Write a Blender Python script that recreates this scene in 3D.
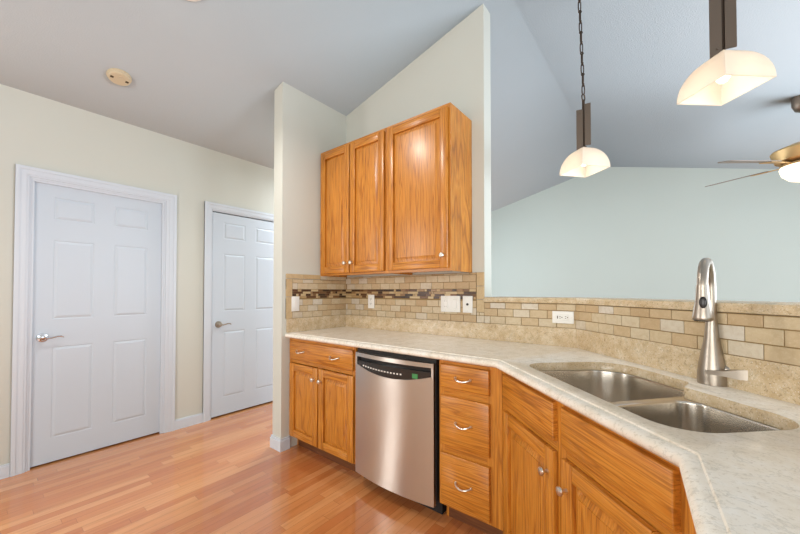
import bpy, bmesh, math, random
from mathutils import Vector, Matrix
PI = math.pi
rnd = random.Random(7)
S = bpy.context.scene
for o in list(bpy.data.objects): bpy.data.objects.remove(o)
COL = S.collection

# ------------------------------------------------------------------ camera, world, lights, exposure
FPX = 339.13
cam = bpy.data.objects.new('camera', bpy.data.cameras.new('camera'))
COL.objects.link(cam)
cam.location = (0, 0, 1.243)
cam.rotation_euler = (math.radians(90.924), 0, math.radians(38.955))
cam.data.sensor_width = 36; cam.data.lens = FPX / 800 * 36
cam.data.shift_x = (400 - 392.0) / 800; cam.data.shift_y = (286.1 - 267) / 800
cam.data.clip_start = 0.02
S.camera = cam

W = bpy.data.worlds.new('sky'); S.world = W; W.use_nodes = True
bg = W.node_tree.nodes['Background']
bg.inputs['Color'].default_value = (0.80, 0.90, 1.0, 1); bg.inputs['Strength'].default_value = 1.0

def area(name, loc, rot, sx, sy, power, col):
    l = bpy.data.lights.new(name, 'AREA'); l.shape = 'RECTANGLE'; l.size = sx; l.size_y = sy
    l.energy = power; l.color = col
    o = bpy.data.objects.new(name, l); COL.objects.link(o); o.location = loc; o.rotation_euler = rot
    return o
# daylight through the unseen patio door, kitchen window and living room window, then added fills
area('daylight_patio_door', (.45, -2.93, 1.25), (math.radians(90), 0, 0), 2.9, 1.9, 92, (1.0, 0.965, 0.90))
area('daylight_side_window', (2.93, -.3, 1.45), (0, math.radians(90), 0), 1.3, 2.6, 22, (0.78, 0.90, 1.0))
area('daylight_living_window', (2.93, 3.4, 1.25), (0, math.radians(90), 0), 1.5, 3.2, 130, (0.80, 0.90, 1.0))
area('added_left_daylight', (-3.42, -1.35, 1.45), (0, math.radians(-90), 0), 1.25, 1.05, 38, (1.0, .97, .93))  # added at an unseen opening for a bright band on the dishwasher
area('hall_fill_light', (-2.95, 2.95, 2.66), (0, -.24, 0),   .5, .5, 34, (.95, .97, 1.0))  # added unseen fill that brightens the second door; no fixture
area('added_hall_daylight', (-3.40, 4.3, 1.5), (0, math.radians(-90), 0), 1.6, 2.2, 56, (0.80, 0.91, 1.0))  # added unseen source that lifts the far wall and living room ceiling

S.view_settings.view_transform = 'Standard'; S.view_settings.look = 'None'
S.view_settings.gamma = 1; S.view_settings.use_curve_mapping = False
S.view_settings.exposure = 0.16

# ------------------------------------------------------------------ helpers
def lin(h):
    h = h.lstrip('#'); out = []
    for i in (0, 2, 4):
        c = int(h[i:i + 2], 16) / 255
        out.append(c / 12.92 if c <= .04045 else ((c + .055) / 1.055) ** 2.4)
    return (*out, 1)

class NT:
    def __init__(self, name):
        self.m = bpy.data.materials.new(name); self.m.use_nodes = True
        self.t = self.m.node_tree; self.n = self.t.nodes; self.b = self.n['Principled BSDF']
    def new(self, kind, **kw):
        x = self.n.new(kind)
        for k, v in kw.items(): setattr(x, k, v)
        return x
    def link(self, a, b): self.t.links.new(a, b)
    def math(self, op, a, b=None, c=None):
        x = self.new('ShaderNodeMath', operation=op)
        for i, v in enumerate((a, b, c)):
            if v is None: continue
            if isinstance(v, (int, float)): x.inputs[i].default_value = v
            else: self.link(v, x.inputs[i])
        return x.outputs[0]
    def ramp(self, fac, stops, interp='LINEAR'):
        x = self.new('ShaderNodeValToRGB'); r = x.color_ramp; r.interpolation = interp
        while len(r.elements) < len(stops): r.elements.new(.5)
        for e, (p, c) in zip(r.elements, stops):
            e.position = p; e.color = c if isinstance(c, tuple) else lin(c)
        self.link(fac, x.inputs[0]); return x.outputs[0]
    def mix(self, fac, a, b, blend='MIX'):
        x = self.new('ShaderNodeMix', data_type='RGBA', blend_type=blend)
        for s, v in ((x.inputs[0], fac), (x.inputs[6], a), (x.inputs[7], b)):
            if isinstance(v, (int, float, tuple)): s.default_value = v
            else: self.link(v, s)
        return x.outputs[2]
    def coord(self, scale=(1, 1, 1), jitter=False, kind='Object'):
        tc = self.new('ShaderNodeTexCoord'); src = tc.outputs[kind]
        if jitter:
            oi = self.new('ShaderNodeObjectInfo')
            v = self.new('ShaderNodeVectorMath', operation='ADD')
            s = self.math('MULTIPLY', oi.outputs['Random'], 37.0)
            self.link(src, v.inputs[0]); self.link(s, v.inputs[1]); src = v.outputs[0]
        mp = self.new('ShaderNodeMapping'); mp.inputs['Scale'].default_value = scale
        self.link(src, mp.inputs[0]); return mp.outputs[0]
    def noise(self, vec, scale=1, detail=3, rough=.5, dist=0):
        x = self.new('ShaderNodeTexNoise'); x.inputs['Scale'].default_value = scale
        x.inputs['Detail'].default_value = detail; x.inputs['Roughness'].default_value = rough
        x.inputs['Distortion'].default_value = dist
        self.link(vec, x.inputs['Vector']); return x.outputs[0]
    def bump(self, h, strength=.2, dist=.01):
        x = self.new('ShaderNodeBump'); x.inputs['Strength'].default_value = strength
        x.inputs['Distance'].default_value = dist
        self.link(h, x.inputs['Height']); self.link(x.outputs[0], self.b.inputs['Normal'])
    def set(self, **kw):
        for k, v in kw.items():
            k = k.replace('_', ' ')
            if isinstance(v, (int, float, tuple)): self.b.inputs[k].default_value = v
            else: self.link(v, self.b.inputs[k])
        return self.m

def paint(name, hexc, rough=.6, tex=.05, sc=220):
    n = NT(name); v = n.coord(); h = n.noise(v, sc, 2)
    n.bump(h, tex, .004)
    big = n.noise(v, 1.7, 2)
    c = lin(hexc); d = tuple(x * .965 for x in c[:3]) + (1,)
    n.set(Base_Color=n.mix(big, c, d), Roughness=rough)
    n.b.inputs['Specular IOR Level'].default_value = .3
    return n.m

def oak(name, axis, light='#d39038', mid='#bc711d', dark='#82480f', rough=.34):
    n = NT(name)
    long = {'z': (1, .25, .055), 'x': (.055, .25, 1), 'y': (1, .055, 1)}[axis]
    v = n.coord(long, True)
    a = n.noise(v, 13, 3, .5, .12)
    rings = n.math('PINGPONG', n.math('MULTIPLY', a, 17.0), 1.0)
    fine = {'z': (1, .3, .018), 'x': (.018, .3, 1), 'y': (1, .018, 1)}[axis]
    v2 = n.coord(fine, True)
    pores = n.noise(v2, 210, 4, .7)
    tone = n.noise(v, 2.2, 2)
    base = n.ramp(rings, [(0, dark), (.2, mid), (.62, light), (1, mid)])
    base = n.mix(.22, base, lin(mid))
    base = n.mix(n.math('MULTIPLY', n.ramp(pores, [(.48, (0, 0, 0, 1)), (.62, (1, 1, 1, 1))]), .72), base, lin(dark))
    base = n.mix(n.math('MULTIPLY', tone, .35), base, lin(light))
    n.bump(pores, .06, .002)
    n.set(Base_Color=base, Roughness=rough)
    n.b.inputs['Coat Weight'].default_value = .12; n.b.inputs['Coat Roughness'].default_value = .22
    return n.m

def hardwood(name):
    n = NT(name)
    tc = n.new('ShaderNodeTexCoord'); sp = n.new('ShaderNodeSeparateXYZ'); n.link(tc.outputs['Object'], sp.inputs[0])
    X, Y = sp.outputs[0], sp.outputs[1]
    w = .0575
    xs = n.math('DIVIDE', X, w); row = n.math('FLOOR', xs); fx = n.math('FRACT', xs)
    wn = n.new('ShaderNodeTexWhiteNoise', noise_dimensions='1D'); n.link(row, wn.inputs['W'])
    ys = n.math('ADD', n.math('DIVIDE', Y, .82), n.math('MULTIPLY', wn.outputs['Value'], 17.3))
    seg = n.math('FLOOR', ys); fy = n.math('FRACT', ys)
    cb = n.new('ShaderNodeCombineXYZ'); n.link(row, cb.inputs[0]); n.link(seg, cb.inputs[1])
    w2 = n.new('ShaderNodeTexWhiteNoise', noise_dimensions='3D'); n.link(cb.outputs[0], w2.inputs['Vector'])
    tone = w2.outputs['Value']
    base = n.ramp(tone, [(0, '#c27440'), (.35, '#cb8049'), (.7, '#d58d55'), (1, '#dd9c64')])
    # grain, shifted per board
    sh = n.new('ShaderNodeCombineXYZ'); n.link(n.math('MULTIPLY', tone, 91.0), sh.inputs[2])
    v = n.new('ShaderNodeVectorMath', operation='ADD')
    mp = n.new('ShaderNodeMapping'); mp.inputs['Scale'].default_value = (1, .07, 1); n.link(tc.outputs['Object'], mp.inputs[0])
    n.link(mp.outputs[0], v.inputs[0]); n.link(sh.outputs[0], v.inputs[1])
    g = n.noise(v.outputs[0], 42, 3, .55, .4)
    base = n.mix(n.math('MULTIPLY', n.ramp(g, [(.46, (0, 0, 0, 1)), (.72, (1, 1, 1, 1))]), .45), base, lin('#a4602e'))
    # joints
    ex = n.math('LESS_THAN', n.math('MINIMUM', fx, n.math('SUBTRACT', 1.0, fx)), .018)
    ey = n.math('LESS_THAN', fy, .0025)
    gap = n.math('MAXIMUM', ex, ey)
    base = n.mix(n.math('MULTIPLY', gap, .55), base, lin('#7c441c'))
    n.bump(n.math('SUBTRACT', 1.0, gap), .12, .002)
    n.set(Base_Color=base, Roughness=.25)
    n.b.inputs['Coat Weight'].default_value = 1.0; n.b.inputs['Coat Roughness'].default_value = .045
    return n.m

def granite(name, lo='#e2d8c7', md='#eee6d8', hi='#f3eee5', cloudc='#e2d4bb', sp='#ab9c80', amt=.36):
    n = NT(name); v = n.coord()
    big = n.noise(v, 5, 4, .6, .5); cloud = n.noise(v, 19, 4, .65)
    sp1 = n.noise(v, 120, 3, .7); sp2 = n.noise(v, 260, 2, .6)
    base = n.ramp(cloud, [(.3, lo), (.5, md), (.72, hi)])
    base = n.mix(n.math('MULTIPLY', n.ramp(big, [(.45, (0, 0, 0, 1)), (.75, (1, 1, 1, 1))]), .3), base, lin(cloudc))
    base = n.mix(n.math('MULTIPLY', n.ramp(sp1, [(.56, (0, 0, 0, 1)), (.66, (1, 1, 1, 1))]), amt), base, lin(sp))
    base = n.mix(n.math('MULTIPLY', n.ramp(sp2, [(.6, (0, 0, 0, 1)), (.7, (1, 1, 1, 1))]), .6), base, lin('#f1ece0'))
    # grey veins
    vv = n.coord((1, 1, 1)); mm = n.noise(vv, 9, 5, .6, 1.2)
    vein = n.math('LESS_THAN', n.math('ABSOLUTE', n.math('SUBTRACT', mm, .5)), .012)
    base = n.mix(n.math('MULTIPLY', vein, .16), base, lin('#77705f'))
    n.set(Base_Color=base, Roughness=.24)
    n.b.inputs['Coat Weight'].default_value = .1; n.b.inputs['Coat Roughness'].default_value = .08
    return n.m

def islands(name, stops, rough, mottle, bump=.15):
    n = NT(name); g = n.new('ShaderNodeNewGeometry'); v = n.coord()
    base = n.ramp(g.outputs['Random Per Island'], stops)
    a = n.noise(v, 34, 4, .65, .6); b = n.noise(v, 150, 3, .6)
    base = n.mix(n.math('MULTIPLY', n.ramp(a, [(.42, (0, 0, 0, 1)), (.7, (1, 1, 1, 1))]), mottle), base, lin('#a98c62'))
    base = n.mix(n.math('MULTIPLY', n.ramp(b, [(.55, (0, 0, 0, 1)), (.7, (1, 1, 1, 1))]), mottle * .6), base, lin('#e2d3b4'))
    n.bump(b, bump, .002)
    return n.set(Base_Color=base, Roughness=rough)

def metal(name, hexc, rough, brushed=None):
    n = NT(name)
    n.set(Base_Color=lin(hexc), Metallic=1.0, Roughness=rough)
    if brushed:
        v = n.coord(brushed); h = n.noise(v, 60, 3, .6)
        n.set(Roughness=n.math('MULTIPLY_ADD', h, .05, rough - .025))
    return n.m

def plain(name, hexc, rough=.5, **kw):
    n = NT(name); v = n.coord(); h = n.noise(v, 90, 2); n.bump(h, .02, .001)
    n.set(Base_Color=lin(hexc), Roughness=rough, **kw); return n.m

def emit(name, hexc, strength):
    n = NT(name); n.set(Base_Color=lin(hexc), Emission_Color=lin(hexc), Emission_Strength=strength); return n.m

M = dict(
    wall=paint('cream_wall_paint', '#d2d4cb', .7),
    wall_far=paint('pale_sage_wall_paint', '#b7c0ba', .7),
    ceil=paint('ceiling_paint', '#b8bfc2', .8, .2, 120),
    trim=paint('white_trim_paint', '#d6dee7', .35, .01),
    door=paint('white_door_paint', '#ccd7e2', .38, .01),
    oak_v=oak('golden_oak_upright_grain', 'z'), oak_h=oak('golden_oak_level_grain', 'x'),
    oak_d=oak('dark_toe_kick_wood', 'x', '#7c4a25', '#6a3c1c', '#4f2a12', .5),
    floor=hardwood('hardwood_floor'), granite=granite('speckled_cream_granite'),
    granite_splash=granite('tan_granite', '#bfa680', '#cfba98', '#dccdb2', '#b9986a', '#8a6f45', .6),  # same finish as the countertop granite, tanner and more speckled
    tile=islands('tumbled_travertine_tile', [(0, '#bb9f79'), (.35, '#c3aa85'), (.65, '#c9b593'), (.88, '#cebfa3'), (1, '#d2cabd')], .5, .35),
    trimtile=islands('travertine_border_tile', [(0, '#c2a67a'), (1, '#cbb48c')], .5, .35),
    mosaic=islands('brown_glass_mosaic', [(0, '#2f1a0d'), (.3, '#4a2b16'), (.5, '#6b4526'), (.62, '#8e6b45'), (.8, '#b6996b'), (1, '#c9b38a')], .32, .08, .02),
    grout=plain('tan_grout', '#937a51', .9),
    steel=metal('brushed_stainless', '#d2cdc6', .30),
    steel_x=metal('brushed_stainless_sink', '#d6cfc4', .27),
    nickel=metal('brushed_nickel', '#e4ded4', .3),
    chrome=metal('satin_chrome', '#dcdde0', .14),
    bronze=metal('dark_bronze', '#7b6d61', .45), chain=metal('dark_chain_bronze', '#574a40', .5),
    satin=metal('satin_nickel_faucet', '#aca296', .36),
    brass=metal('antique_brass', '#c8a878', .5),
    white=plain('white_plastic', '#eceae4', .35), dark=plain('black_plastic', '#141212', .3),
    near_black=plain('near_black_housing', '#1b1614', .7), panel=plain('charcoal_control_panel', '#2b2724', .22),
    ivory=plain('aged_ivory_plastic', '#cfc0a2', .45), slot=plain('dark_slot', '#4a3a22', .6),
    blade=plain('grey_brown_fan_blade', '#7d746b', .4),
    print=plain('pale_print', '#e8e6e0', .5), green=emit('green_display', '#3b8047', .12),
    bulb=emit('lit_bulb', '#fff0d8', 3.2),
)
def frosted(name, hexc, trans):
    n = NT(name)
    n.set(Base_Color=lin(hexc), Roughness=.35)
    tr = n.new('ShaderNodeBsdfTranslucent'); tr.inputs[0].default_value = lin(hexc)
    mx = n.new('ShaderNodeMixShader'); mx.inputs[0].default_value = trans
    out = n.n['Material Output']
    n.link(n.b.outputs[0], mx.inputs[1]); n.link(tr.outputs[0], mx.inputs[2]); n.link(mx.outputs[0], out.inputs[0])
    return n.m
_t = M['steel'].node_tree; _tn = _t.nodes.new('ShaderNodeTangent'); _tn.direction_type = 'RADIAL'; _tn.axis = 'Z'
_b = _t.nodes['Principled BSDF']; _t.links.new(_tn.outputs[0], _b.inputs['Tangent'])
_b.inputs['Anisotropic'].default_value = .85; _b.inputs['Anisotropic Rotation'].default_value = .25
_t = M['steel_x'].node_tree; _tn = _t.nodes.new('ShaderNodeTangent'); _tn.direction_type = 'RADIAL'; _tn.axis = 'Z'
_b = _t.nodes['Principled BSDF']; _t.links.new(_tn.outputs[0], _b.inputs['Tangent'])
_b.inputs['Anisotropic'].default_value = .7; _b.inputs['Anisotropic Rotation'].default_value = .25
M['glass'] = frosted('frosted_amber_white_glass', '#f4ece0', .5)

class MB:
    def __init__(self): self.bm = bmesh.new()
    def _mark(self, faces, m):
        for f in faces: f.material_index = m
    def box(self, x0, x1, y0, y1, z0, z1, m=0, bev=0, seg=1):
        r = bmesh.ops.create_cube(self.bm, size=1)
        vs = r['verts']
        for v in vs:
            v.co = Vector(((x0 + x1) / 2 + v.co.x * (x1 - x0), (y0 + y1) / 2 + v.co.y * (y1 - y0), (z0 + z1) / 2 + v.co.z * (z1 - z0)))
        fs = {f for v in vs for f in v.link_faces}
        self._mark(fs, m)
        if bev:
            es = {e for v in vs for e in v.link_edges}
            bmesh.ops.bevel(self.bm, geom=list(es), offset=bev, segments=seg, affect='EDGES', profile=.5, material=-1)
        return self
    def prism(self, poly, z0, z1, m=0):
        a = [self.bm.verts.new((x, y, z0)) for x, y in poly]; b = [self.bm.verts.new((x, y, z1)) for x, y in poly]
        k = len(poly)
        fs = [self.bm.faces.new(a[::-1]), self.bm.faces.new(b)]
        for i in range(k): fs.append(self.bm.faces.new((a[i], a[(i + 1) % k], b[(i + 1) % k], b[i])))
        self._mark(fs, m); return self
    def rings(self, loops, m=0, close=True, cap0=False, cap1=False):
        vv = [[self.bm.verts.new(p) for p in L] for L in loops]
        k = len(vv[0]); fs = []
        for a, b in zip(vv, vv[1:]):
            for i in range(k if close else k - 1):
                j = (i + 1) % k; fs.append(self.bm.faces.new((a[i], a[j], b[j], b[i])))
        if cap0: fs.append(self.bm.faces.new(vv[0][::-1]))
        if cap1: fs.append(self.bm.faces.new(vv[-1]))
        self._mark(fs, m); return vv
    def lathe(self, prof, c=(0, 0, 0), axis='z', seg=24, m=0):
        loops = []
        for r, h in prof:
            L = []
            for i in range(seg):
                t = 2 * PI * i / seg; a, b = max(r, 1e-4) * math.cos(t), max(r, 1e-4) * math.sin(t)
                p = {'z': (a, b, h), 'y': (a, h, -b), 'x': (h, a, b)}[axis]
                L.append((c[0] + p[0], c[1] + p[1], c[2] + p[2]))
            loops.append(L)
        self.rings(loops, m, True, True, True); return self
    def tube(self, pts, r, seg=12, m=0, closed=False, flat=1.0, up=(0, 0, 1)):
        pts = [Vector(p) for p in pts]; n = len(pts); loops = []
        rs = r if isinstance(r, (list, tuple)) else [r] * n
        prev = None
        for i, p in enumerate(pts):
            if closed: t = pts[(i + 1) % n] - pts[i - 1]
            else: t = pts[min(i + 1, n - 1)] - pts[max(i - 1, 0)]
            t.normalize()
            if prev is None:
                u = Vector(up)
                if abs(u.dot(t)) > .95: u = Vector((1, 0, 0))
                a = t.cross(u).normalized()
            else:
                a = (prev - t * prev.dot(t)).normalized()
            prev = a; b = t.cross(a)
            loops.append([p + (a * math.cos(2 * PI * k / seg) + b * flat * math.sin(2 * PI * k / seg)) * rs[i] for k in range(seg)])
        if closed: loops.append(loops[0])
        self.rings(loops, m, True, not closed, not closed)
        if closed: bmesh.ops.remove_doubles(self.bm, verts=self.bm.verts, dist=1e-6)
        return self
    def build(self, name, mats, parent=None, loc=(0, 0, 0), rot=(0, 0, 0), angle=35, recalc=True):
        if recalc: bmesh.ops.recalc_face_normals(self.bm, faces=self.bm.faces)
        me = bpy.data.meshes.new(name); self.bm.to_mesh(me); self.bm.free()
        for x in (mats if isinstance(mats, (list, tuple)) else [mats]): me.materials.append(M[x] if isinstance(x, str) else x)
        for p in me.polygons: p.use_smooth = True
        me.set_sharp_from_angle(angle=math.radians(angle))
        o = bpy.data.objects.new(name, me); COL.objects.link(o)
        o.location = loc; o.rotation_euler = rot
        if parent: o.parent = parent
        return o

def tag(o, label=None, cat=None, group=None, kind=None):
    if label: o['label'] = label
    if cat: o['category'] = cat
    if group: o['group'] = group
    if kind: o['kind'] = kind
    return o
def empty(name, loc=(0, 0, 0), rz=0, **kw):
    o = bpy.data.objects.new(name, None); COL.objects.link(o); o.empty_display_size = .1
    o.location = loc; o.rotation_euler = (0, 0, rz); return tag(o, **kw)
def copy_tree(o, parent=None):
    c = o.copy(); COL.objects.link(c)
    if parent: c.parent = parent
    for ch in list(o.children): copy_tree(ch, c)
    return c
def fillet(poly, n=8):
    """poly of (x, y, r): corners rounded with radius r"""
    out = []; k = len(poly)
    for i in range(k):
        x, y, r = poly[i]; p = Vector((x, y)); a = Vector(poly[i - 1][:2]) - p; b = Vector(poly[(i + 1) % k][:2]) - p
        a.normalize(); b.normalize()
        th = a.angle(b); d = r / math.tan(th / 2)
        c = p + (a + b).normalized() * (r / math.sin(th / 2))
        s = p + a * d - c; e = p + b * d - c
        a0 = math.atan2(s.y, s.x); a1 = math.atan2(e.y, e.x); da = (a1 - a0 + PI) % (2 * PI) - PI
        for j in range(n + 1):
            t = a0 + da * j / n; out.append((c.x + r * math.cos(t), c.y + r * math.sin(t)))
    return out
def inset(poly, d):
    """miter offset of a CCW loop, positive = inward"""
    out = []; k = len(poly)
    for i in range(k):
        p = Vector(poly[i]); e0 = (p - Vector(poly[i - 1])).normalized(); e1 = (Vector(poly[(i + 1) % k]) - p).normalized()
        n0 = Vector((-e0.y, e0.x)); n1 = Vector((-e1.y, e1.x)); b = (n0 + n1)
        s = d / max(.35, (1 + n0.dot(n1)) / 2) / 2
        out.append((p.x + b.x * s, p.y + b.y * s))
    return out

# ------------------------------------------------------------------ dimensions
YW, XL, XR, XE = 2.21, -3.45, -2.345, -.969      # cabinet wall, left wall, corner wall face, end of cabinet wall
YRE, T = 1.525, .118
YF, XRT, YB = 6.45, 3.0, -3.0                     # far wall, right wall, rear wall
SL, RX = .248, -.81
def cz(x): return 2.633 + SL * (x - XL) if x < RX else 2.633 + SL * (RX - XL) - SL * (x - RX)
CT, CTH = .918, .036
q = math.sqrt(.5)
BEND = (-.398, YW)
DEND = 2.05
EX, EY = BEND[0] + q * DEND, BEND[1] - q * DEND

# ------------------------------------------------------------------ structure
def struct(o): o['kind'] = 'structure'; return o
mb = MB(); mb.box(XL - .15, XRT + .15, YB - .15, YF + .15, -.06, 0); struct(mb.build('floor', 'floor'))
mb = MB()
ra = [(XL - .15, cz(XL) - SL * .15), (RX, cz(RX)), (XRT + .15, cz(XRT) - SL * .15)]
for (xa, za), (xb, zb) in zip(ra, ra[1:]):
    mb.rings([[(xa, YB - .15, za), (xb, YB - .15, zb), (xb, YB - .15, zb + .1), (xa, YB - .15, za + .1)],
              [(xa, YF + .15, za), (xb, YF + .15, zb), (xb, YF + .15, zb + .1), (xa, YF + .15, za + .1)]], 0, True, True, True)
bmesh.ops.remove_doubles(mb.bm, verts=mb.bm.verts, dist=1e-5)
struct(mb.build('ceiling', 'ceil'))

# left wall with two door openings
D = [(.240, 1.073, 2.047), (1.459, 2.272, 2.047)]
mb = MB()
mb.box(XL - T, XL, -1.9, -.8, 0, .8); mb.box(XL - T, XL, -1.9, -.8, 2.1, cz(XL)); mb.box(XL - T, XL, YB - .12, -1.9, 0, cz(XL))  # rear opening added to reflect as a bright band in the dishwasher
ys = [-.8, D[0][0], D[0][1], D[1][0], D[1][1], 3.4, 5.8, YF + .12]
for a, b in ((0, 1), (2, 3), (4, 5), (6, 7)): mb.box(XL - T, XL, ys[a], ys[b], 0, cz(XL))
mb.box(XL - T, XL, 3.4, 5.8, 0, .7); mb.box(XL - T, XL, 3.4, 5.8, 2.3, cz(XL))       # opening added for the hall daylight, out of view
for a, b, h in D: mb.box(XL - T, XL, a, b, h, cz(XL))
for a, b, h in D: mb.box(XL - T - .04, XL - T, a - .02, b + .02, 0, h + .05)      # backing added behind each door to block light through its gaps
struct(mb.build('wall_left', 'wall'))

def gable_wall(name, xs, y0, y1, mat, z0=0):
    m = MB(); front = [(x, z0) for x in (xs[0], xs[-1])] + [(x, cz(x) + .0) for x in xs[::-1]]
    m.rings([[(x, y0, z) for x, z in front], [(x, y1, z) for x, z in front]], 0, True, True, True)
    return struct(m.build(name, mat))
gable_wall('wall_back', [XR - T, XE], YW, YW + T, 'wall')
gable_wall('wall_far', [XL, RX, XRT], YF, YF + .12, 'wall_far')
# corner (return) wall, its top follows the slope
mb = MB(); f = [(XR - T, 0), (XR, 0), (XR, cz(XR)), (XR - T, cz(XR - T))]
mb.rings([[(x, YRE, z) for x, z in f], [(x, YW, z) for x, z in f]], 0, True, True, True)
struct(mb.build('wall_corner', 'wall'))
# right and rear walls with window openings
mb = MB()
zt = cz(XRT)
for a, b in ((YB, -1.65), (1.05, 1.8), (5.0, YF)): mb.box(XRT, XRT + .12, a, b, 0, zt)
for a, b, z0, z1 in ((-1.65, 1.05, .8, 2.1), (1.8, 5.0, .5, 2.0)):
    mb.box(XRT, XRT + .12, a, b, 0, z0); mb.box(XRT, XRT + .12, a, b, z1, zt)
struct(mb.build('wall_right', 'wall_far'))
mb = MB()
mb.box(XL, -1.0, YB - .12, YB, 0, 2.2); mb.box(1.9, XRT, YB - .12, YB, 0, 2.2)
fr = [(XL, cz(XL)), (XL, 2.2), (XRT, 2.2), (XRT, cz(XRT)), (RX, cz(RX))]
mb.rings([[(x, YB - .12, z) for x, z in fr], [(x, YB, z) for x, z in fr]], 0, True, True, True)
struct(mb.build('wall_rear', 'wall'))

# half wall under the bar ledge
def off(d, e=DEND):      # polyline of the half wall kitchen face moved d towards the kitchen
    bx = BEND[0] - .4142 * d; by = YW - d
    L = e + .0
    ex, ey = EX - q * d, EY - q * d
    return [(XE, by), (bx, by), (ex, ey)]
k0, k1 = off(0), off(-.12)
mb = MB(); mb.prism(k0 + k1[::-1], 0, 1.17)
struct(mb.build('wall_half', 'wall'))

# baseboards
def baseboard(name, segs):
    m = MB()
    for p, r, h in segs: pass
    return m
bh = .088
mb = MB()
def bb_left(a, b):
    mb.box(XL, XL + .013, a, b, 0, bh - .01); mb.box(XL, XL + .009, a, b, bh - .01, bh, 0)
for a, b in ((YB, .172), (1.154, 1.393), (2.338, YF)): bb_left(a, b)
struct(mb.build('baseboard_left', 'trim'))
mb = MB()
for d, z0, z1 in ((.014, 0, .08), (.009, .08, .096)):
    mb.prism([(XR - T - d, YW), (XR - T - d, YRE - d), (XR + d, YRE - d), (XR + d, YRE + .073), (XR, YRE + .073), (XR, YRE), (XR - T, YRE), (XR - T, YW)], z0, z1)
struct(mb.build('baseboard_corner', 'trim'))

# six-panel doors
def six_panel(w, h, th=.035):
    """slab in local space: x 0..w, front at y = 0 facing -y, z 0..h; panels inset both ways"""
    m = MB()
    st, mu = .115 * w / .83, .125 * w / .83
    pw = (w - 2 * st - mu) / 2
    xs = [0, st, st + pw, st + pw + mu, w - st, w]
    zs = [0, .17, .83, 1.03, 1.607, 1.757, 1.922, h]
    g = [[m.bm.verts.new((x, 0, z)) for x in xs] for z in zs]
    pan = []
    for j in range(len(zs) - 1):
        for i in range(len(xs) - 1):
            fc = m.bm.faces.new((g[j][i], g[j][i + 1], g[j + 1][i + 1], g[j + 1][i]))
            if i in (1, 3) and j in (1, 3, 5): pan.append(fc)
    bmesh.ops.inset_individual(m.bm, faces=pan, thickness=.006, depth=-.006)
    bmesh.ops.inset_individual(m.bm, faces=pan, thickness=.010, depth=-.003)
    bmesh.ops.inset_individual(m.bm, faces=pan, thickness=.024, depth=.006)
    bmesh.ops.recalc_face_normals(m.bm, faces=m.bm.faces)
    # make sure the front faces -y
    big = g[0][0].link_faces[0]
    if big.normal.y > 0: bmesh.ops.reverse_faces(m.bm, faces=m.bm.faces)
    m.box(0, w, .012, th, 0, h)
    return m
def lever(m):
    """lever set in local space: rose on the y = 0 plane, lever to +x, facing -y"""
    m.lathe([(.033, 0), (.033, -.004), (.029, -.010), (.014, -.013), (.012, -.036), (.016, -.040), (.018, -.052), (.012, -.058), (.001, -.059)], axis='y', seg=24)
    pts = [(0, -.046, 0), (.023, -.048, -.004), (.047, -.049, -.001), (.071, -.049, .006), (.092, -.048, .005), (.105, -.043, -.003)]
    m.tube(pts, [.009, .0085, .008, .0075, .0075, .006], 10, flat=.75)
    return m
def make_door(name, y0, y1, h, recess, metal_, label_handle):
    w = y1 - y0
    root = empty(name, (XL, y0, 0), PI / 2, kind='structure')      # local x -> +Y, local y -> -X (into the wall)
    # casing: stepped profile on the wall face
    cw = .066; ew = .014 if recess > .02 else 0; m = MB()
    for a, b, d in ((0, cw, .010), (.012, cw - .004, .014), (cw - .022, cw, .019)):
        m.box(-b, -a, -d, 0, 0, h + a); m.box(w + a + ew * (a > 0), w + b + ew, -d, 0, 0, h + a); m.box(-b, w + b + ew, -d, 0, h + a, h + b)
    m.build('door_casing', 'trim', root)
    m = MB()
    m.box(-.0, .012, 0, T, 0, h); m.box(w - .012, w, 0, T, 0, h); m.box(.012, w - .012, 0, T, h - .012, h)
    if recess > .02:
        for a in ((.012, .026), (w - .026, w - .012)): m.box(a[0], a[1], recess - .018, recess - .001, 0, h - .012)
        m.box(.026, w - .026, recess - .018, recess - .001, h - .026, h - .012)
    m.build('door_jamb', 'trim', root)
    g = .016 if recess > .02 else .015
    up = .012 if recess > .02 else .016
    s = six_panel(w - 2 * g, h - .015 - up - (.003 if recess > .02 else .007))
    slab = s.build('door_slab', 'door', root, (g, recess, up), angle=8)
    hd = lever(MB()).build('door_handle', metal_, slab, (.062, 0, .902))
    hd['label'] = label_handle
    # latch edge plate, dark gap below the slab
    return root
make_door('door_1', *D[0], .024, 'chrome', 'satin chrome lever handle')
make_door('door_2', *D[1], .004, 'satin', 'satin nickel lever handle')

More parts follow.
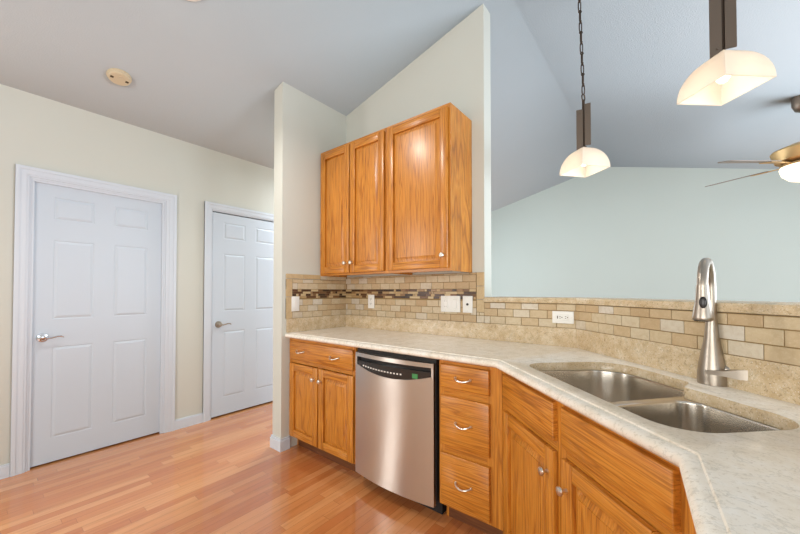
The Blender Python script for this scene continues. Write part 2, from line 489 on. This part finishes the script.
# ------------------------------------------------------------------ cabinets
def knob(m):
    m.lathe([(.0075, 0), (.006, -.008), (.0055, -.014), (.012, -.019), (.0155, -.024), (.0135, -.029), (.006, -.0315), (.001, -.032)], axis='y', seg=20); return m
def pull(m, w=.086):
    pts = []
    for i in range(13):
        t = i / 12; x = -w / 2 + w * t; b = math.sin(PI * t)
        pts.append((x, -.006 - .022 * b ** .6, -.010 * b))
    m.tube(pts, [.0048] + [.0042] * 11 + [.0048], 10)
    for s in (-1, 1): m.lathe([(.008, 0), (.007, -.005), (.005, -.008)], (s * w / 2, 0, 0), 'y', 14)
    return m
DTH = .019
def cab_door(root, x0, x1, z0, z1, knob_at, fld=.055):
    """framed raised-panel door, front at y = -DTH; knob is a sub-part"""
    w, h = x1 - x0, z1 - z0
    m = MB(); s = fld
    m.box(0, s, -DTH, 0, 0, h, 0, .004, 2); m.box(w - s, w, -DTH, 0, 0, h, 0, .004, 2)
    m.box(s, w - s, -DTH, 0, 0, s, 1, .004, 2); m.box(s, w - s, -DTH, 0, h - s, h, 1, .004, 2)
    d = m.build('door', ['oak_v', 'oak_h'], root, (x0, 0, z0))
    m = MB()
    def loop(i, y): return [(s - .003 + i, y, s - .003 + i), (w - s + .003 - i, y, s - .003 + i), (w - s + .003 - i, y, h - s + .003 - i), (s - .003 + i, y, h - s + .003 - i)]
    m.rings([loop(0, -.001), loop(0, -.0030), loop(.008, -.0035), loop(.034, -.0155), loop(.0345, -.0172), loop(.037, -.0176)], 0, True, True, True)
    m.build('door_panel', 'oak_v', d)
    kx, kz = knob_at
    k = knob(MB()).build('knob', 'nickel', d, (kx - x0, -DTH, kz - z0)); k['label'] = 'brushed nickel knob'
    return d
def drawer(root, x0, x1, z0, z1, pulls=(), name='drawer'):
    w, h = x1 - x0, z1 - z0
    m = MB()
    e = .012
    def loop(i, y): return [(i, y, i), (w - i, y, i), (w - i, y, h - i), (i, y, h - i)]
    m.rings([loop(0, 0), loop(0, -DTH + .005), loop(.0015, -DTH + .002), loop(.005, -DTH)], 0, True, True, True)
    d = m.build(name, 'oak_h', root, (x0, 0, z0))
    for px in pulls:
        p = pull(MB()).build('pull', 'nickel', d, (px - x0, -DTH, h / 2)); p['label'] = 'brushed nickel arched pull'
    return d
def carcass(root, w, dep, z0, z1, openings, side=(True, True), toe=True, name='face_frame', bottom=True, back=True):
    """box of panels behind a face frame; openings = (x0, x1, z0, z1) that stay open in the frame"""
    xs = sorted({0, w, *[a for o in openings for a in o[:2]]}); zs = sorted({z0, z1, *[a for o in openings for a in o[2:]]})
    m = MB()
    for i in range(len(xs) - 1):
        cxm = (xs[i] + xs[i + 1]) / 2; run = None
        for j in range(len(zs) - 1):
            zm = (zs[j] + zs[j + 1]) / 2
            hole = any(o[0] < cxm < o[1] and o[2] < zm < o[3] for o in openings)
            if not hole:
                solid = all(not (o[0] < cxm < o[1]) for o in openings)
                if solid:
                    if run is None: m.box(xs[i], xs[i + 1], 0, .019, z0, z1, 0); run = 1
                else: m.box(xs[i], xs[i + 1], 0, .019, zs[j], zs[j + 1], 1)
    m.build(name, ['oak_v', 'oak_h'], root)
    m = MB(); t = .014
    if side[0]: m.box(0, t, .019, dep, z0, z1)
    if side[1]: m.box(w - t, w, .019, dep, z0, z1)
    if bottom: m.box(t, w - t, .019, dep, z0, z0 + t)
    if back: m.box(t, w - t, dep - .008, dep, z0 + t, z1)
    if toe:
        m.box(0, t, .075, dep, 0.001, z0); m.box(w - t, w, .075, dep, 0.001, z0)
    m.build('cabinet_box', 'oak_v', root)
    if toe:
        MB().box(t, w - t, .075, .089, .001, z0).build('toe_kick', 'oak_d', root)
BT = CT - CTH - .001
YFc = YW - .61
def base(x, y, rz, w, **kw): return empty('base_cabinet', (x, y, 0), rz, **kw)
# left unit
c = base(XR + .0015, YFc, 0, .742, label='oak base cabinet with one wide drawer over two doors, left of the dishwasher', cat='cabinet', group='oak base cabinets')
w = .742
carcass(c, w, .6, .105, BT, [(.035, w - .035, .73, .85), (.035, .352, .135, .685), (.392, w - .035, .135, .685)])
drawer(c, .022, w - .012, .716, .856, (.165, .553))
cab_door(c, .022, .366, .112, .682, (.332, .598)); cab_door(c, .378, w - .008, .112, .682, (.412, .598))
# drawer stack
c = base(-.962, YFc, 0, .346, label='narrow oak base cabinet with three stacked drawers, right of the dishwasher', cat='cabinet', group='oak base cabinets')
carcass(c, .346, .6, .105, BT, [(.03, .27, .745, .845), (.03, .27, .44, .69), (.03, .27, .14, .385)])
for z0, z1 in ((.733, .858), (.433, .692), (.123, .388)): drawer(c, .016, .288, z0, z1, (.150,))
# sink cabinet on the diagonal
LD = .953
c = empty('sink_base_cabinet', (-.6135, 1.5995, 0), -PI / 4, label='diagonal oak sink cabinet with two false drawer fronts over two doors', cat='cabinet', group='oak base cabinets')
carcass(c, LD, .30, .105, BT, [(.05, .44, .74, .845), (.05, .44, .135, .685), (.50, LD - .06, .74, .845), (.50, LD - .06, .135, .685)], side=(False, False), back=False)
drawer(c, .036, .446, .725, .858, (), 'false_drawer_front'); drawer(c, .492, .896, .725, .858, (), 'false_drawer_front')
cab_door(c, .036, .446, .112, .690, (.412, .605)); cab_door(c, .492, .896, .112, .690, (.522, .598))
# peninsula return cabinet beside the camera
c = empty('base_cabinet', (.0635, .924, 0), math.atan2(-1, .06), label='oak cabinet under the counter nearest the camera, right of the sink cabinet', cat='cabinet', group='oak base cabinets')
w = 1.3
carcass(c, w, .5, .105, BT, [(.05, w - .05, .74, .845), (.05, w - .05, .135, .685)])
drawer(c, .05, .64, .725, .852, (.345,)); drawer(c, .66, w - .05, .725, .852, (.955,))
cab_door(c, .05, .64, .112, .690, (.60, .6)); cab_door(c, .66, w - .05, .112, .690, (.70, .6))

# upper cabinets
def upper(x0, x1, label):
    c = empty('wall_cabinet', (x0, YW - .305, 1.377), 0, label=label, cat='cabinet', group='oak wall cabinets')
    w = x1 - x0; h = 1.076; t = .014
    m = MB(); m.box(0, t, .019, .304, 0, h); m.box(w - t, w, .019, .304, 0, h)
    m.box(t, w - t, .019, .304, .016, .03); m.box(t, w - t, .019, .304, h - .03, h - .016); m.box(t, w - t, .296, .304, .03, h - .03)
    m.build('cabinet_box', 'oak_v', c)
    return c, w, h
def frame(c, w, h, ops): 
    m = MB()
    xs = [0] + [v for o in ops for v in o] + [w]
    for i in range(0, len(xs), 2): m.box(xs[i], xs[i + 1], 0, .019, 0, h, 0)
    for a, b in ops: m.box(a, b, 0, .019, 0, .035, 1); m.box(a, b, 0, .019, h - .04, h, 1)
    m.build('face_frame', ['oak_v', 'oak_h'], c)
XM = -1.59
c, w, h = upper(XR + .0015, XM, 'tall oak wall cabinet with two narrow doors, in the corner above the counter')
frame(c, w, h, [(.035, w - .03)])
dz0, dz1 = .018, 1.052
cab_door(c, .022, .372, dz0, dz1, (.340, .095)); cab_door(c, .382, .738, dz0, dz1, (.412, .095))
c, w, h = upper(XM + .0005, -1.06, 'oak wall cabinet with one wide door, at the open end of the cabinet wall')
frame(c, w, h, [(.03, w - .03)])
cab_door(c, .018, .514, dz0, dz1, (.484, .098))

# ------------------------------------------------------------------ countertop
top_z = CT
outer = [(XR + .001, 1.554), (-.633, 1.554), (.015, .906), (.093, -.4), (EX - .005, -.4), (EX - .001, EY), (BEND[0] - .0006, YW - .001), (XR + .001, YW - .001)]
Bx, By = -.633, 1.554
def st(s, t): return (Bx + s * q + t * q, By - s * q + t * q)     # diagonal frame: s along the edge, t towards the half wall
def stl(loop): return [st(*p) for p in loop]
hole_st = fillet([(.075, .100, .09), (.845, .085, .10), (.845, .458, .10), (.495, .458, .03), (.445, .538, .05), (.075, .545, .14)], 10)
hole = stl(hole_st)
ct = empty('countertop', (0, 0, 0), 0, label='speckled cream granite countertop running from the corner wall round the sink to the camera', cat='countertop')
mb = MB()
front = {0, 1, 2, 3, 4}
def edge_loop(d):      # only the open front edges are profiled; wall edges stay put
    ii = inset(outer, d); o = []
    for k in range(len(outer)):
        if k in (1, 2, 3): o.append(ii[k])
        elif k == 0: o.append((outer[0][0], outer[0][1] + d))
        elif k == 4: o.append((outer[4][0], outer[4][1] + d))
        else: o.append(outer[k])
    return o
prof = [(.034, 0), (.0315, -.004), (.021, -.0045), (.010, -.007), (.003, -.013), (0, -.021), (.002, -.030), (.008, -CTH)]
loops = [[(x, y, top_z + dz) for x, y in edge_loop(d)] for d, dz in prof]
vv = mb.rings(loops, 0)
hp = [(0.002, 0), (0, -.002), (0, -CTH)]
def hloop(d): return inset(hole, -d) if d else hole
# ensure CCW
def area2(p): return sum(p[i - 1][0] * p[i][1] - p[i][0] * p[i - 1][1] for i in range(len(p)))
if area2(hole) < 0: hole = hole[::-1]
hl = [[(x, y, top_z + dz) for x, y in hloop(d)] for d, dz in hp]
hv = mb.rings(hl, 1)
for ov, hvv in ((vv[0], hv[0]), (vv[-1], hv[-1])):
    es = []
    for L in (ov, hvv):
        for i in range(len(L)):
            e = mb.bm.edges.get((L[i - 1], L[i])); es.append(e)
    bmesh.ops.triangle_fill(mb.bm, use_beauty=True, use_dissolve=False, edges=es)
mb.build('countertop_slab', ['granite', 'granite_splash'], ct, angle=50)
# granite upstand along the three walls
UP = 1.028
mb = MB()
i0, i1 = off(.001), off(.021)
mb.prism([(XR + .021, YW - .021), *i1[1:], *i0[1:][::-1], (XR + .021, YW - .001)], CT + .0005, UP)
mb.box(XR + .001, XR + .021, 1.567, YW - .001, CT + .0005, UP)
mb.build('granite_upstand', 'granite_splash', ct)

# ------------------------------------------------------------------ tile backsplash
tb = empty('tile_backsplash', (0, 0, 0), 0, label='tan travertine subway tile backsplash with a brown glass mosaic band', cat='backsplash')
TW, TH, G = .1035, .0503, .003
def run(length, z0, z1, loc, rz, shift=0, cuts=(), name='tile_field', skip_first=0, row_h=TH):
    m = MB(); m.box(0, length, -.0075, -.0005, z0, z1, 1)
    z = z0; r = 0
    while z < z1 - .008:
        zt_ = min(z + row_h, z1 - .001)
        x = -(TW / 2 if r % 2 else 0) - shift
        while x < length:
            a, b = max(x, skip_first), min(x + TW - G, length)
            if b - a > .012: m.box(a, b, -.011, -.004, z + G / 2, zt_ - G / 2, 0, .0014)
            x += TW
        z += row_h + .0005; r += 1
    return m.build(name, ['tile', 'grout'], tb, (loc[0], loc[1], 0), (0, 0, rz))
def mosaic(length, loc, rz, start=0):
    m = MB(); m.box(start, length, -.008, -.0005, 1.187, 1.262, 1)
    z = 1.189
    for r in range(4):
        x = start
        while x < length - .004:
            L = rnd.choice((.022, .035, .05, .05, .075, .1)); b = min(x + L, length)
            m.box(x, b - .0015, -.0118, -.004, z, z + .0168, 0, .001); x = b
        z += .0183
    return m.build('mosaic_band', ['mosaic', 'grout'], tb, (loc[0], loc[1], 0), (0, 0, rz))
def border(boxes, loc, rz):
    m = MB(); 
    for b in boxes: m.box(b[0], b[1], -.0115, -.0005, b[2], b[3], 0, .0015)
    return m.build('border_trim', 'trimtile', tb, (loc[0], loc[1], 0), (0, 0, rz))
# corner wall: local x runs along +Y
yl = YW - 1.56
p = (XR, 1.56)
bw = .055
run(yl, UP, 1.187, p, PI / 2, .05, skip_first=bw + .003); run(yl, 1.262, 1.345, p, PI / 2, .1, skip_first=bw + .003)
mosaic(yl - .001, p, PI / 2, bw + .003)
border([(0, bw, UP, 1.20), (0, bw, 1.203, 1.345), (0, .16, 1.348, 1.385), (.163, .34, 1.348, 1.385)], p, PI / 2)
run(yl - .345, 1.346, 1.384, (XR, 1.56 + .343), PI / 2, .03)
# cabinet wall
p = (XR + .012, YW); L = XE - XR - .012
run(L - bw - .003, UP, 1.187, p, 0, .03); run(L - bw - .003, 1.262, 1.376, p, 0, .09)
mosaic(L - bw - .003, p, 0)
border([(L - bw, L, 1.19, 1.28), (L - bw, L, 1.283, 1.376), (L - bw, L, UP + .075, 1.187)], p, 0)
run(bw - .001, UP, UP + .0735, (XE - bw, YW), 0, .03)
# half wall, straight then diagonal
ZL = 1.170
run(BEND[0] - XE - .006, UP, ZL, (XE + .001, YW), 0, .06)
run(DEND - .01, UP, ZL, (BEND[0] - .0036, YW - .0036), -PI / 4, .02)

# ------------------------------------------------------------------ bar ledge
l0, l1 = off(.022), off(-.30)
poly = [(XE + .001, l0[0][1]), l0[1], l0[2], l1[2], l1[1], (XE + .001, l1[0][1])]
mb = MB()
lo = poly
lp = [(.008, 1.171), (.002, 1.173), (0, 1.180), (0, 1.196), (.003, 1.203), (.010, 1.206)]
if area2(lo) < 0: lo = lo[::-1]
mb.rings([[(x, y, z) for x, y in inset(lo, d)] for d, z in lp], 0, True, True, True)
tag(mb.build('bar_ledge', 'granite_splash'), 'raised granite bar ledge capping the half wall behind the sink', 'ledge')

# ------------------------------------------------------------------ dishwasher
dwx0, dwx1 = -1.585, -.981
dw = empty('dishwasher', ((dwx0 + dwx1) / 2, YFc, 0), 0, label='stainless steel dishwasher with a dark curved control panel', cat='dishwasher')
hw = (dwx1 - dwx0) / 2 - .001
mb = MB(); mb.box(-hw, hw, .0, .57, .10, BT - .004); mb.box(-hw, hw, .06, .57, .001, .10)
mb.build('tub_housing', 'near_black', dw)  # near-black housing behind the bowed front
def bow(x): return -.022 - .030 * (1 - (x / hw) ** 2)
z0, z1 = .078, .850
NX = 28; xs = [-hw + .004 + (2 * hw - .008) * i / NX for i in range(NX + 1)]
def smile(x): u = x / (hw - .014); return .778 - .046 * max(0, (1 - abs(u) ** 2.0))
mb = MB()
def strip(zlo, zhi, yoff=0, back=-.001):
    fr_ = [[(x, bow(x) + yoff, zlo(x)) for x in xs], [(x, bow(x) + yoff, zhi(x)) for x in xs]]
    bk = [[(x, back, zlo(x)) for x in xs], [(x, back, zhi(x)) for x in xs]]
    loops = [[fr_[0][i], fr_[1][i], bk[1][i], bk[0][i]] for i in range(len(xs))]
    mb.rings(loops, 0, True, True, True)
strip(lambda x: z0, lambda x: smile(x))                       # the big bowed front
strip(lambda x: .826, lambda x: z1)                           # bright strip over the panel
for s in (-1, 1):
    xa, xb = sorted((s * (hw - .004), s * (hw - .018)))
    mb.box(xa, xb, -.024, -.001, .765, .826)
for v in mb.bm.verts: v.co.y -= 1.0
mb.build('door_front', 'steel', dw, (0, 1.0, 0), angle=40)
mb = MB()
xs_all = xs; xs = [x for x in xs_all if abs(x) < hw - .018]
strip(lambda x: smile(x) + .0005, lambda x: .800, .003)
mb.build('control_panel', 'panel', dw, angle=40)
mb = MB(); strip(lambda x: .8003, lambda x: .8255, .022); mb.build('handle_recess', 'dark', dw)
xs = xs_all
for i in range(14):
    x = -.215 + i * .0235; z = .783 - .018 * (1 - (x / hw) ** 2)
    y = bow(x) + .003
    MB().box(x - .0055, x + .0055, y - .0008, y + .004, z - .004, z + .004).build('button', 'print', dw)
x = .185; y = bow(x) + .003
MB().box(x - .018, x + .018, y - .0025, y + .006, .756, .782).build('status_display', 'green', dw)

# ------------------------------------------------------------------ sink
sk = empty('kitchen_sink', st(.45, .3) + (0,), 0, label='stainless double bowl undermount sink set into the granite', cat='sink')
sx, sy = st(.45, .3)
def L3(loop, z): return [(x - sx, y - sy, z) for x, y in stl(loop)]
def ccw(l): return l if area2(l) > 0 else l[::-1]
left = ccw(fillet([(.066, .092, .09), (.520, .090, .09), (.470, .546, .07), (.066, .553, .14)], 10))
right = ccw(fillet([(.548, .090, .09), (.853, .077, .10), (.853, .466, .10), (.508, .466, .07)], 10))
plate = ccw(fillet([(.035, .060, .1), (.885, .050, .1), (.885, .500, .1), (.530, .500, .03), (.490, .574, .05), (.035, .580, .14)], 10))
zr = CT - CTH - .0015
def bowl(m, loop, depth):
    lv = [(0, 0), (.0015, -.0008), (.003, -.003), (.004, -.008), (.006, -.05), (.009, -depth + .035), (.016, -depth + .014), (.030, -depth + .004), (.055, -depth)]
    lo_ = [L3(inset(loop, d), zr + z) for d, z in lv]
    v_ = m.rings(lo_, 0); m.bm.faces.new(v_[-1][::-1])
    return v_[0]
mb = MB()
va = bowl(mb, left, .20); vb = bowl(mb, right, .19)
pv = [mb.bm.verts.new(p) for p in L3(plate, zr)]
es = []
for i in range(len(pv)): es.append(mb.bm.edges.new((pv[i - 1], pv[i])))
for L in (va, vb):
    for i in range(len(L)): es.append(mb.bm.edges.get((L[i - 1], L[i])))
bmesh.ops.triangle_fill(mb.bm, use_beauty=True, use_dissolve=False, edges=es)
so = mb.build('sink_bowls', 'steel_x', sk, angle=50)
for (s_, t_), dep in (((.27, .32), .20), ((.69, .28), .19)):
    x, y = st(s_, t_)
    m = MB().lathe([(.056, .0015), (.054, .004), (.044, .005), (.040, .001), (.012, .001), (.012, .006), (.001, .007)], seg=28)
    m.build('drain_strainer', 'chrome', sk, (x - sx, y - sy, zr - dep))

# ------------------------------------------------------------------ faucet
fx, fy = .123, 1.641
fc = empty('faucet', (fx, fy, CT + .0005), 0, label='brushed nickel pull-down faucet with flared base behind the sink', cat='faucet')
mb = MB().lathe([(.040, 0), (.0405, .004), (.040, .04), (.037, .065), (.032, .095), (.026, .13), (.020, .165), (.0165, .21), (.0155, .24)], seg=32)
mb.build('faucet_body', 'satin', fc, angle=60)
dx, dy = -.185, -.983
pts = [(0, 0, .236)]
R_ = .090; zc = .335
for i in range(17):
    t = PI * i / 16
    a = R_ - R_ * math.cos(t); pts.append((dx * a, dy * a, zc + R_ * math.sin(t)))
pts.append((dx * 2 * R_, dy * 2 * R_, zc - .02))
MB().tube(pts, .0140, 18).build('spout', 'satin', fc, angle=60)
hx, hy = dx * 2 * R_, dy * 2 * R_
mb = MB().lathe([(.0155, .345), (.0165, .322), (.019, .292), (.0235, .262), (.0262, .244), (.0268, .236), (.024, .233), (.001, .233)], (hx, hy, 0), seg=28)
sh = mb.build('spray_head', 'satin', fc, angle=50)
MB().lathe([(.022, .233), (.021, .2305), (.001, .2303)], (hx, hy, 0), seg=24).build('spray_face', 'dark', sh)
mb = MB()
loops = []
for k, (sc_, d) in enumerate(((1, 0), (.95, .003), (.7, .005))):
    loops.append([(hx + .010 * sc_ * math.cos(2 * PI * i / 18), hy - .0205 - d, .290 + .019 * sc_ * math.sin(2 * PI * i / 18)) for i in range(18)])
loops.insert(0, [(a, b + .012, c_) for a, b, c_ in loops[0]])
mb.rings(loops, 0, True, True, True)
MBo = mb.build('spray_button', 'dark', sh); MBo['label'] = 'black oval spray button'
# side lever: short barrel and flat paddle
mb = MB()
mb.lathe([(.019, .0), (.019, .052), (.017, .056), (.001, .057)], axis='x', seg=24)
for v in mb.bm.verts: v.co.z += .055
mb2_loops = []
for x_, hw_, z_, th_ in ((-.030, .006, .046, .004), (-.026, .010, .046, .0065), (.02, .012, .048, .009), (.05, .016, .050, .015), (.078, .016, .053, .017), (.083, .013, .053, .014)):
    mb2_loops.append([(x_, -.040 - hw_ * .6, z_ - th_), (x_, -.040 + hw_ * 2.0, z_ - th_), (x_, -.040 + hw_ * 2.0, z_ + th_), (x_, -.040 - hw_ * .6, z_ + th_)])
mb.rings(mb2_loops, 0, True, True, True)
mb.build('lever_handle', 'satin', fc, (.012, -.002, 0), (0, 0, math.radians(-8)), angle=40)

# ------------------------------------------------------------------ switch and outlet plates
def plate(name, label, loc, rz, w, h, kind, group='wall plates on the backsplash'):
    r = empty(name, loc, rz, label=label, cat='switch plate' if 'switch' in name else ('cable plate' if 'cable' in name else 'outlet'), group=group)
    m = MB(); m.box(-w / 2, w / 2, -.0065, 0, -h / 2, h / 2, 0, .003, 2)
    m.build('cover_plate', 'white', r)
    if kind == 'rocker':
        MB().box(-.0165, .0165, -.0095, -.005, -.033, .033, 0, .002).build('rocker', 'white', r)
    elif kind == 'duplex':
        for s in (-1, 1):
            f_ = MB().lathe([(.0165, 0), (.0165, -.003), (.015, -.0035)], (0, -.006, s * .02), 'y', 20).build('receptacle', 'white', r)
            for a in (-.006, .006): MB().box(a - .0014, a + .0014, -.0102, -.009, s * .02 - .002, s * .02 + .007).build('slot', 'slot', f_)
            MB().lathe([(.0024, 0), (.0024, -.001)], (0, -.0092, s * .02 - .008), 'y', 10).build('slot', 'slot', f_)
    elif kind == 'gfci':
        f_ = MB().box(-.033, .033, -.0095, -.005, -.0165, .0165, 0, .0015).build('receptacle', 'white', r)
        for s in (-.014, .016):
            for a in (-.005, .005): MB().box(s - .004, s + .003, -.0102, -.009, a - .0014, a + .0014).build('slot', 'slot', f_)
            MB().lathe([(.003, 0), (.003, -.001)], (s + .010, -.0092, 0), 'y', 10).build('slot', 'slot', f_)
        MB().box(-.0300, -.0255, -.0105, -.009, -.008, .008).build('test_button', 'slot', f_)
    elif kind == 'double':
        f_ = MB().box(-.0545, -.0215, -.0095, -.005, -.033, .033, 0, .002).build('receptacle', 'white', r)
        for s in (-1, 1):
            for a in (-.006, .006): MB().box(-.038 + a - .001, -.038 + a + .001, -.0102, -.009, s * .02 - .003, s * .02 + .004).build('slot', 'slot', f_)
        MB().box(.0215, .0545, -.0095, -.005, -.033, .033, 0, .002).build('rocker', 'white', r)
    elif kind == 'cable':
        MB().lathe([(.0085, 0), (.0085, -.004), (.006, -.0045), (.006, -.009), (.002, -.0092)], (0, -.0062, 0), 'y', 16).build('jack', 'dark', r)
    sc = [(0, s * h * .4) for s in (-1, 1)] if kind in ('rocker', 'duplex', 'cable') else ([(s * w * .42, 0) for s in (-1, 1)] if kind == 'gfci' else [(a, s * h * .4) for a in (-.038, .038) for s in (-1, 1)])
    if kind == 'duplex': sc = [(0, 0)]
    for a, b in sc: MB().lathe([(.003, 0), (.003, -.001), (.001, -.0014)], (a, -.0064, b), 'y', 10).build('screw', 'nickel', r)
    return r
sf = .0120
plate('light_switch', 'white switch plate on the short corner wall, beside the tile border', (XR + sf, 1.641, 1.144), PI / 2, .073, .120, 'rocker')
plate('wall_outlet', 'white upright outlet under the two-door wall cabinet, near the corner', (-2.008, YW - sf, 1.156), 0, .073, .118, 'duplex')
plate('double_switch_plate', 'wide white double plate under the one-door wall cabinet', (-1.226, YW - sf, 1.153), 0, .160, .118, 'double')
plate('cable_plate', 'white single plate with a black round jack, right of the wide double plate', (-1.089, YW - sf, 1.153), 0, .075, .118, 'cable')
plate('wall_outlet', 'white sideways outlet on the half wall under the bar ledge', (-.476, YW - sf, 1.091), 0, .116, .072, 'gfci')

# ------------------------------------------------------------------ pendant lamps
def pendant(x, y, zrim, label, lean=(0, 0), turn=0):
    r = empty('pendant_lamp', (x, y, zrim), 0, label=label, cat='pendant lamp', group='pendant lamps over the bar ledge')
    H = .145; a = .097; n = 12; th = .004
    def dome(aa, HH, z=0):
        L = []
        for i in range(n + 1):
            t = PI / 2 * i / n; s_ = aa * max(.12, math.cos(t)); h_ = HH * math.sin(t)
            L.append([(s_, s_, h_), (-s_, s_, h_), (-s_, -s_, h_), (s_, -s_, h_)])
        return L
    m = MB(); o_ = dome(a, H); i_ = dome(a - th, H - th)
    m.rings(i_[::-1] + o_, 0, True, True, True)
    m.build('lamp_shade', 'glass', r, (0, 0, 0), (0, 0, PI / 4 + math.radians(turn)), angle=30)
    m = MB(); m.lathe([(.001, -.022), (.012, -.020), (.020, -.010), (.023, .004), (.019, .020), (.012, .034), (.011, .044), (.001, .045)], (0, 0, .058), seg=18)
    m.build('bulb', 'bulb', r)
    m = MB(); m.lathe([(.016, .100), (.016, .150), (.010, .156), (.008, .160), (.008, .445), (.001, .447)], seg=14)
    m.build('stem', 'chain', r)
    m = MB(); m.box(-.040, -.004, -.010, -.004, H - .022, .385, 0, .001); m.build('side_plate', 'bronze', r, (0, 0, 0), (0, 0, math.radians(14)))
    m = MB(); m.box(.004, .038, -.012, -.006, H + .012, .415, 0, .001); m.build('side_plate', 'bronze', r, (0, 0, 0), (0, 0, math.radians(14)))
    for zz in (.165, .365): MB().lathe([(.004, 0), (.004, -.004), (.001, -.005)], (-.018, -.010, zz), 'y', 10).build('bolt', 'bronze', r, (0, 0, 0), (0, 0, math.radians(14)))
    # top ring and chain up to the canopy
    m = MB(); m.tube([(.016 * math.cos(t * PI / 8), 0, .460 + .022 * math.sin(t * PI / 8)) for t in range(16)], .004, 8, closed=True)
    m.build('hanging_ring', 'chain', r, (0, 0, 0), (0, 0, math.radians(70)))
    ztop = cz(x) - zrim
    z = .478; k = 0; m = MB()
    while z < ztop - .10:
        ang = math.radians(35 + (90 if k % 2 else 0)); ca, sa = math.cos(ang), math.sin(ang)
        f0 = (z - .478) / (ztop - .478)
        lw, lh = .0075, .031
        P_ = []
        for t in range(16):
            u = 2 * PI * t / 16; xx = lw * math.cos(u); zz = math.copysign(abs(math.sin(u)) ** .5, math.sin(u)) * lh
            P_.append((ca * xx + lean[0] * f0, sa * xx + lean[1] * f0, z + lh + zz))
        m.tube(P_, .0033, 6, closed=True)
        z += .058
        ang += PI / 2; ca, sa = math.cos(ang), math.sin(ang)
        m.tube([(ca * .0085 * math.cos(2 * PI * t / 12) + lean[0] * f0, sa * .0085 * math.cos(2 * PI * t / 12) + lean[1] * f0, z + .0035 + .0085 * math.sin(2 * PI * t / 12)) for t in range(12)], .0033, 6, closed=True)
        z += .009; k += 1
    m.build('chain', 'chain', r)
    m = MB(); m.lathe([(.006, z - .004), (.006, ztop - .06), (.012, ztop - .055), (.06, ztop - .035), (.065, ztop + .012)], (lean[0], lean[1], 0), seg=24)
    m.build('canopy', 'bronze', r)
    l = bpy.data.lights.new('bulb_light', 'POINT'); l.energy = .42; l.color = (1, .93, .82); l.shadow_soft_size = .02
    lo_ = bpy.data.objects.new('bulb_light', l); COL.objects.link(lo_); lo_.parent = r; lo_.location = (0, 0, .030)
    return r
pendant(-.388, 2.37, 1.987, 'frosted glass pendant lamp on a chain, the far and smaller one, left of the other', (-.022, 0), 6)
pendant(.178, 1.804, 2.012, 'frosted glass pendant lamp nearest the camera, cut by the top of the photo', (-.01, 0), -3)

# ------------------------------------------------------------------ ceiling fan
FX, FY = .92, 4.35
fan = empty('ceiling_fan', (FX, FY, 2.35), 0, label='brass ceiling fan with grey blades and a lit bowl over the living room', cat='ceiling fan')
zt_ = cz(FX) - 2.35
MB().lathe([(.001, zt_ - .115), (.03, zt_ - .112), (.062, zt_ - .09), (.078, zt_ - .05), (.08, zt_ + .018)], seg=28).build('canopy', 'bronze', fan)
MB().lathe([(.012, .10), (.012, zt_ - .10)], seg=12).build('downrod', 'bronze', fan)
MB().lathe([(.03, .145), (.06, .14), (.10, .128), (.20, .086), (.207, .074), (.18, -.005), (.14, -.025), (.001, -.026)], seg=36).build('motor_housing', 'brass', fan)
MB().lathe([(.15, -.05), (.155, -.07), (.142, -.12), (.10, -.165), (.04, -.188), (.001, -.19)], seg=32).build('light_bowl', emit('lit_frosted_bowl', '#fff0d6', 1.0), fan)
MB().lathe([(.10, -.024), (.15, -.035), (.153, -.052), (.001, -.053)], seg=32).build('light_fitter', 'brass', fan)
fwd_ang = math.radians(90 + 38.955)
for k in range(5):
    # angle measured so that one blade points left across the photo and one away from it
    base_dir = fwd_ang + PI / 2 - math.radians(72 * k)      # k = 0: screen left
    m = MB(); m.box(.12, .30, -.022, .022, -.036, -.028, 0, .002); m.box(.24, .34, -.05, .05, -.036, -.030, 0, .002)
    ir = m.build('blade_iron', 'brass', fan, (0, 0, -.0), (math.radians(-13), 0, base_dir))
    m = MB(); outl = fillet([(.25, -.055, .02), (.70, -.072, .05), (.70, .072, .05), (.25, .055, .02)], 6)
    m.prism(outl, -.029, -.023)
    m.build('fan_blade', 'blade', fan, (0, 0, 0), (math.radians(-13), 0, base_dir))

# ------------------------------------------------------------------ smoke detector and ceiling light
def on_ceiling(x, y): return (x, y, cz(x)), (0, -math.atan(SL), 0)
loc, rot = on_ceiling(-2.966, .628)
sd = empty('smoke_detector', loc, 0, label='round ivory smoke detector on the sloped ceiling', cat='smoke detector'); sd.rotation_euler = rot
MB().lathe([(.070, .002), (.070, -.010), (.066, -.012), (.064, -.022), (.058, -.027), (.001, -.029)], seg=36).build('detector_body', 'ivory', sd)
for s in (-1, 1): MB().box(-.006, .010, s * .042 - .009, s * .042 + .009, -.0295, -.025).build('vent_slot', 'slot', sd)
m = MB().lathe([(.013, -.027), (.012, -.032), (.001, -.0325)], (.022, 0, 0), seg=16); m.build('test_button', 'ivory', sd)
loc, rot = on_ceiling(-2.07, .735)
cl = empty('ceiling_light', loc, 0, label='small round lit lamp at the very top edge of the photo', cat='ceiling light'); cl.rotation_euler = rot
MB().lathe([(.10, .001), (.10, -.008), (.085, -.014), (.084, -.006), (.001, -.005)], seg=32).build('trim_ring', 'white', cl)
MB().lathe([(.083, -.006), (.07, -.016), (.04, -.022), (.001, -.024)], seg=28).build('lens', emit('lit_lens', '#fff4e2', 3.0), cl)
l = bpy.data.lights.new('ceiling_lamp', 'SPOT'); l.energy = 52; l.color = (1, .96, .90); l.shadow_soft_size = .06; l.spot_size = math.radians(150); l.spot_blend = .6
lo_ = bpy.data.objects.new('ceiling_lamp', l); COL.objects.link(lo_); lo_.parent = cl; lo_.location = (0, 0, -.05)
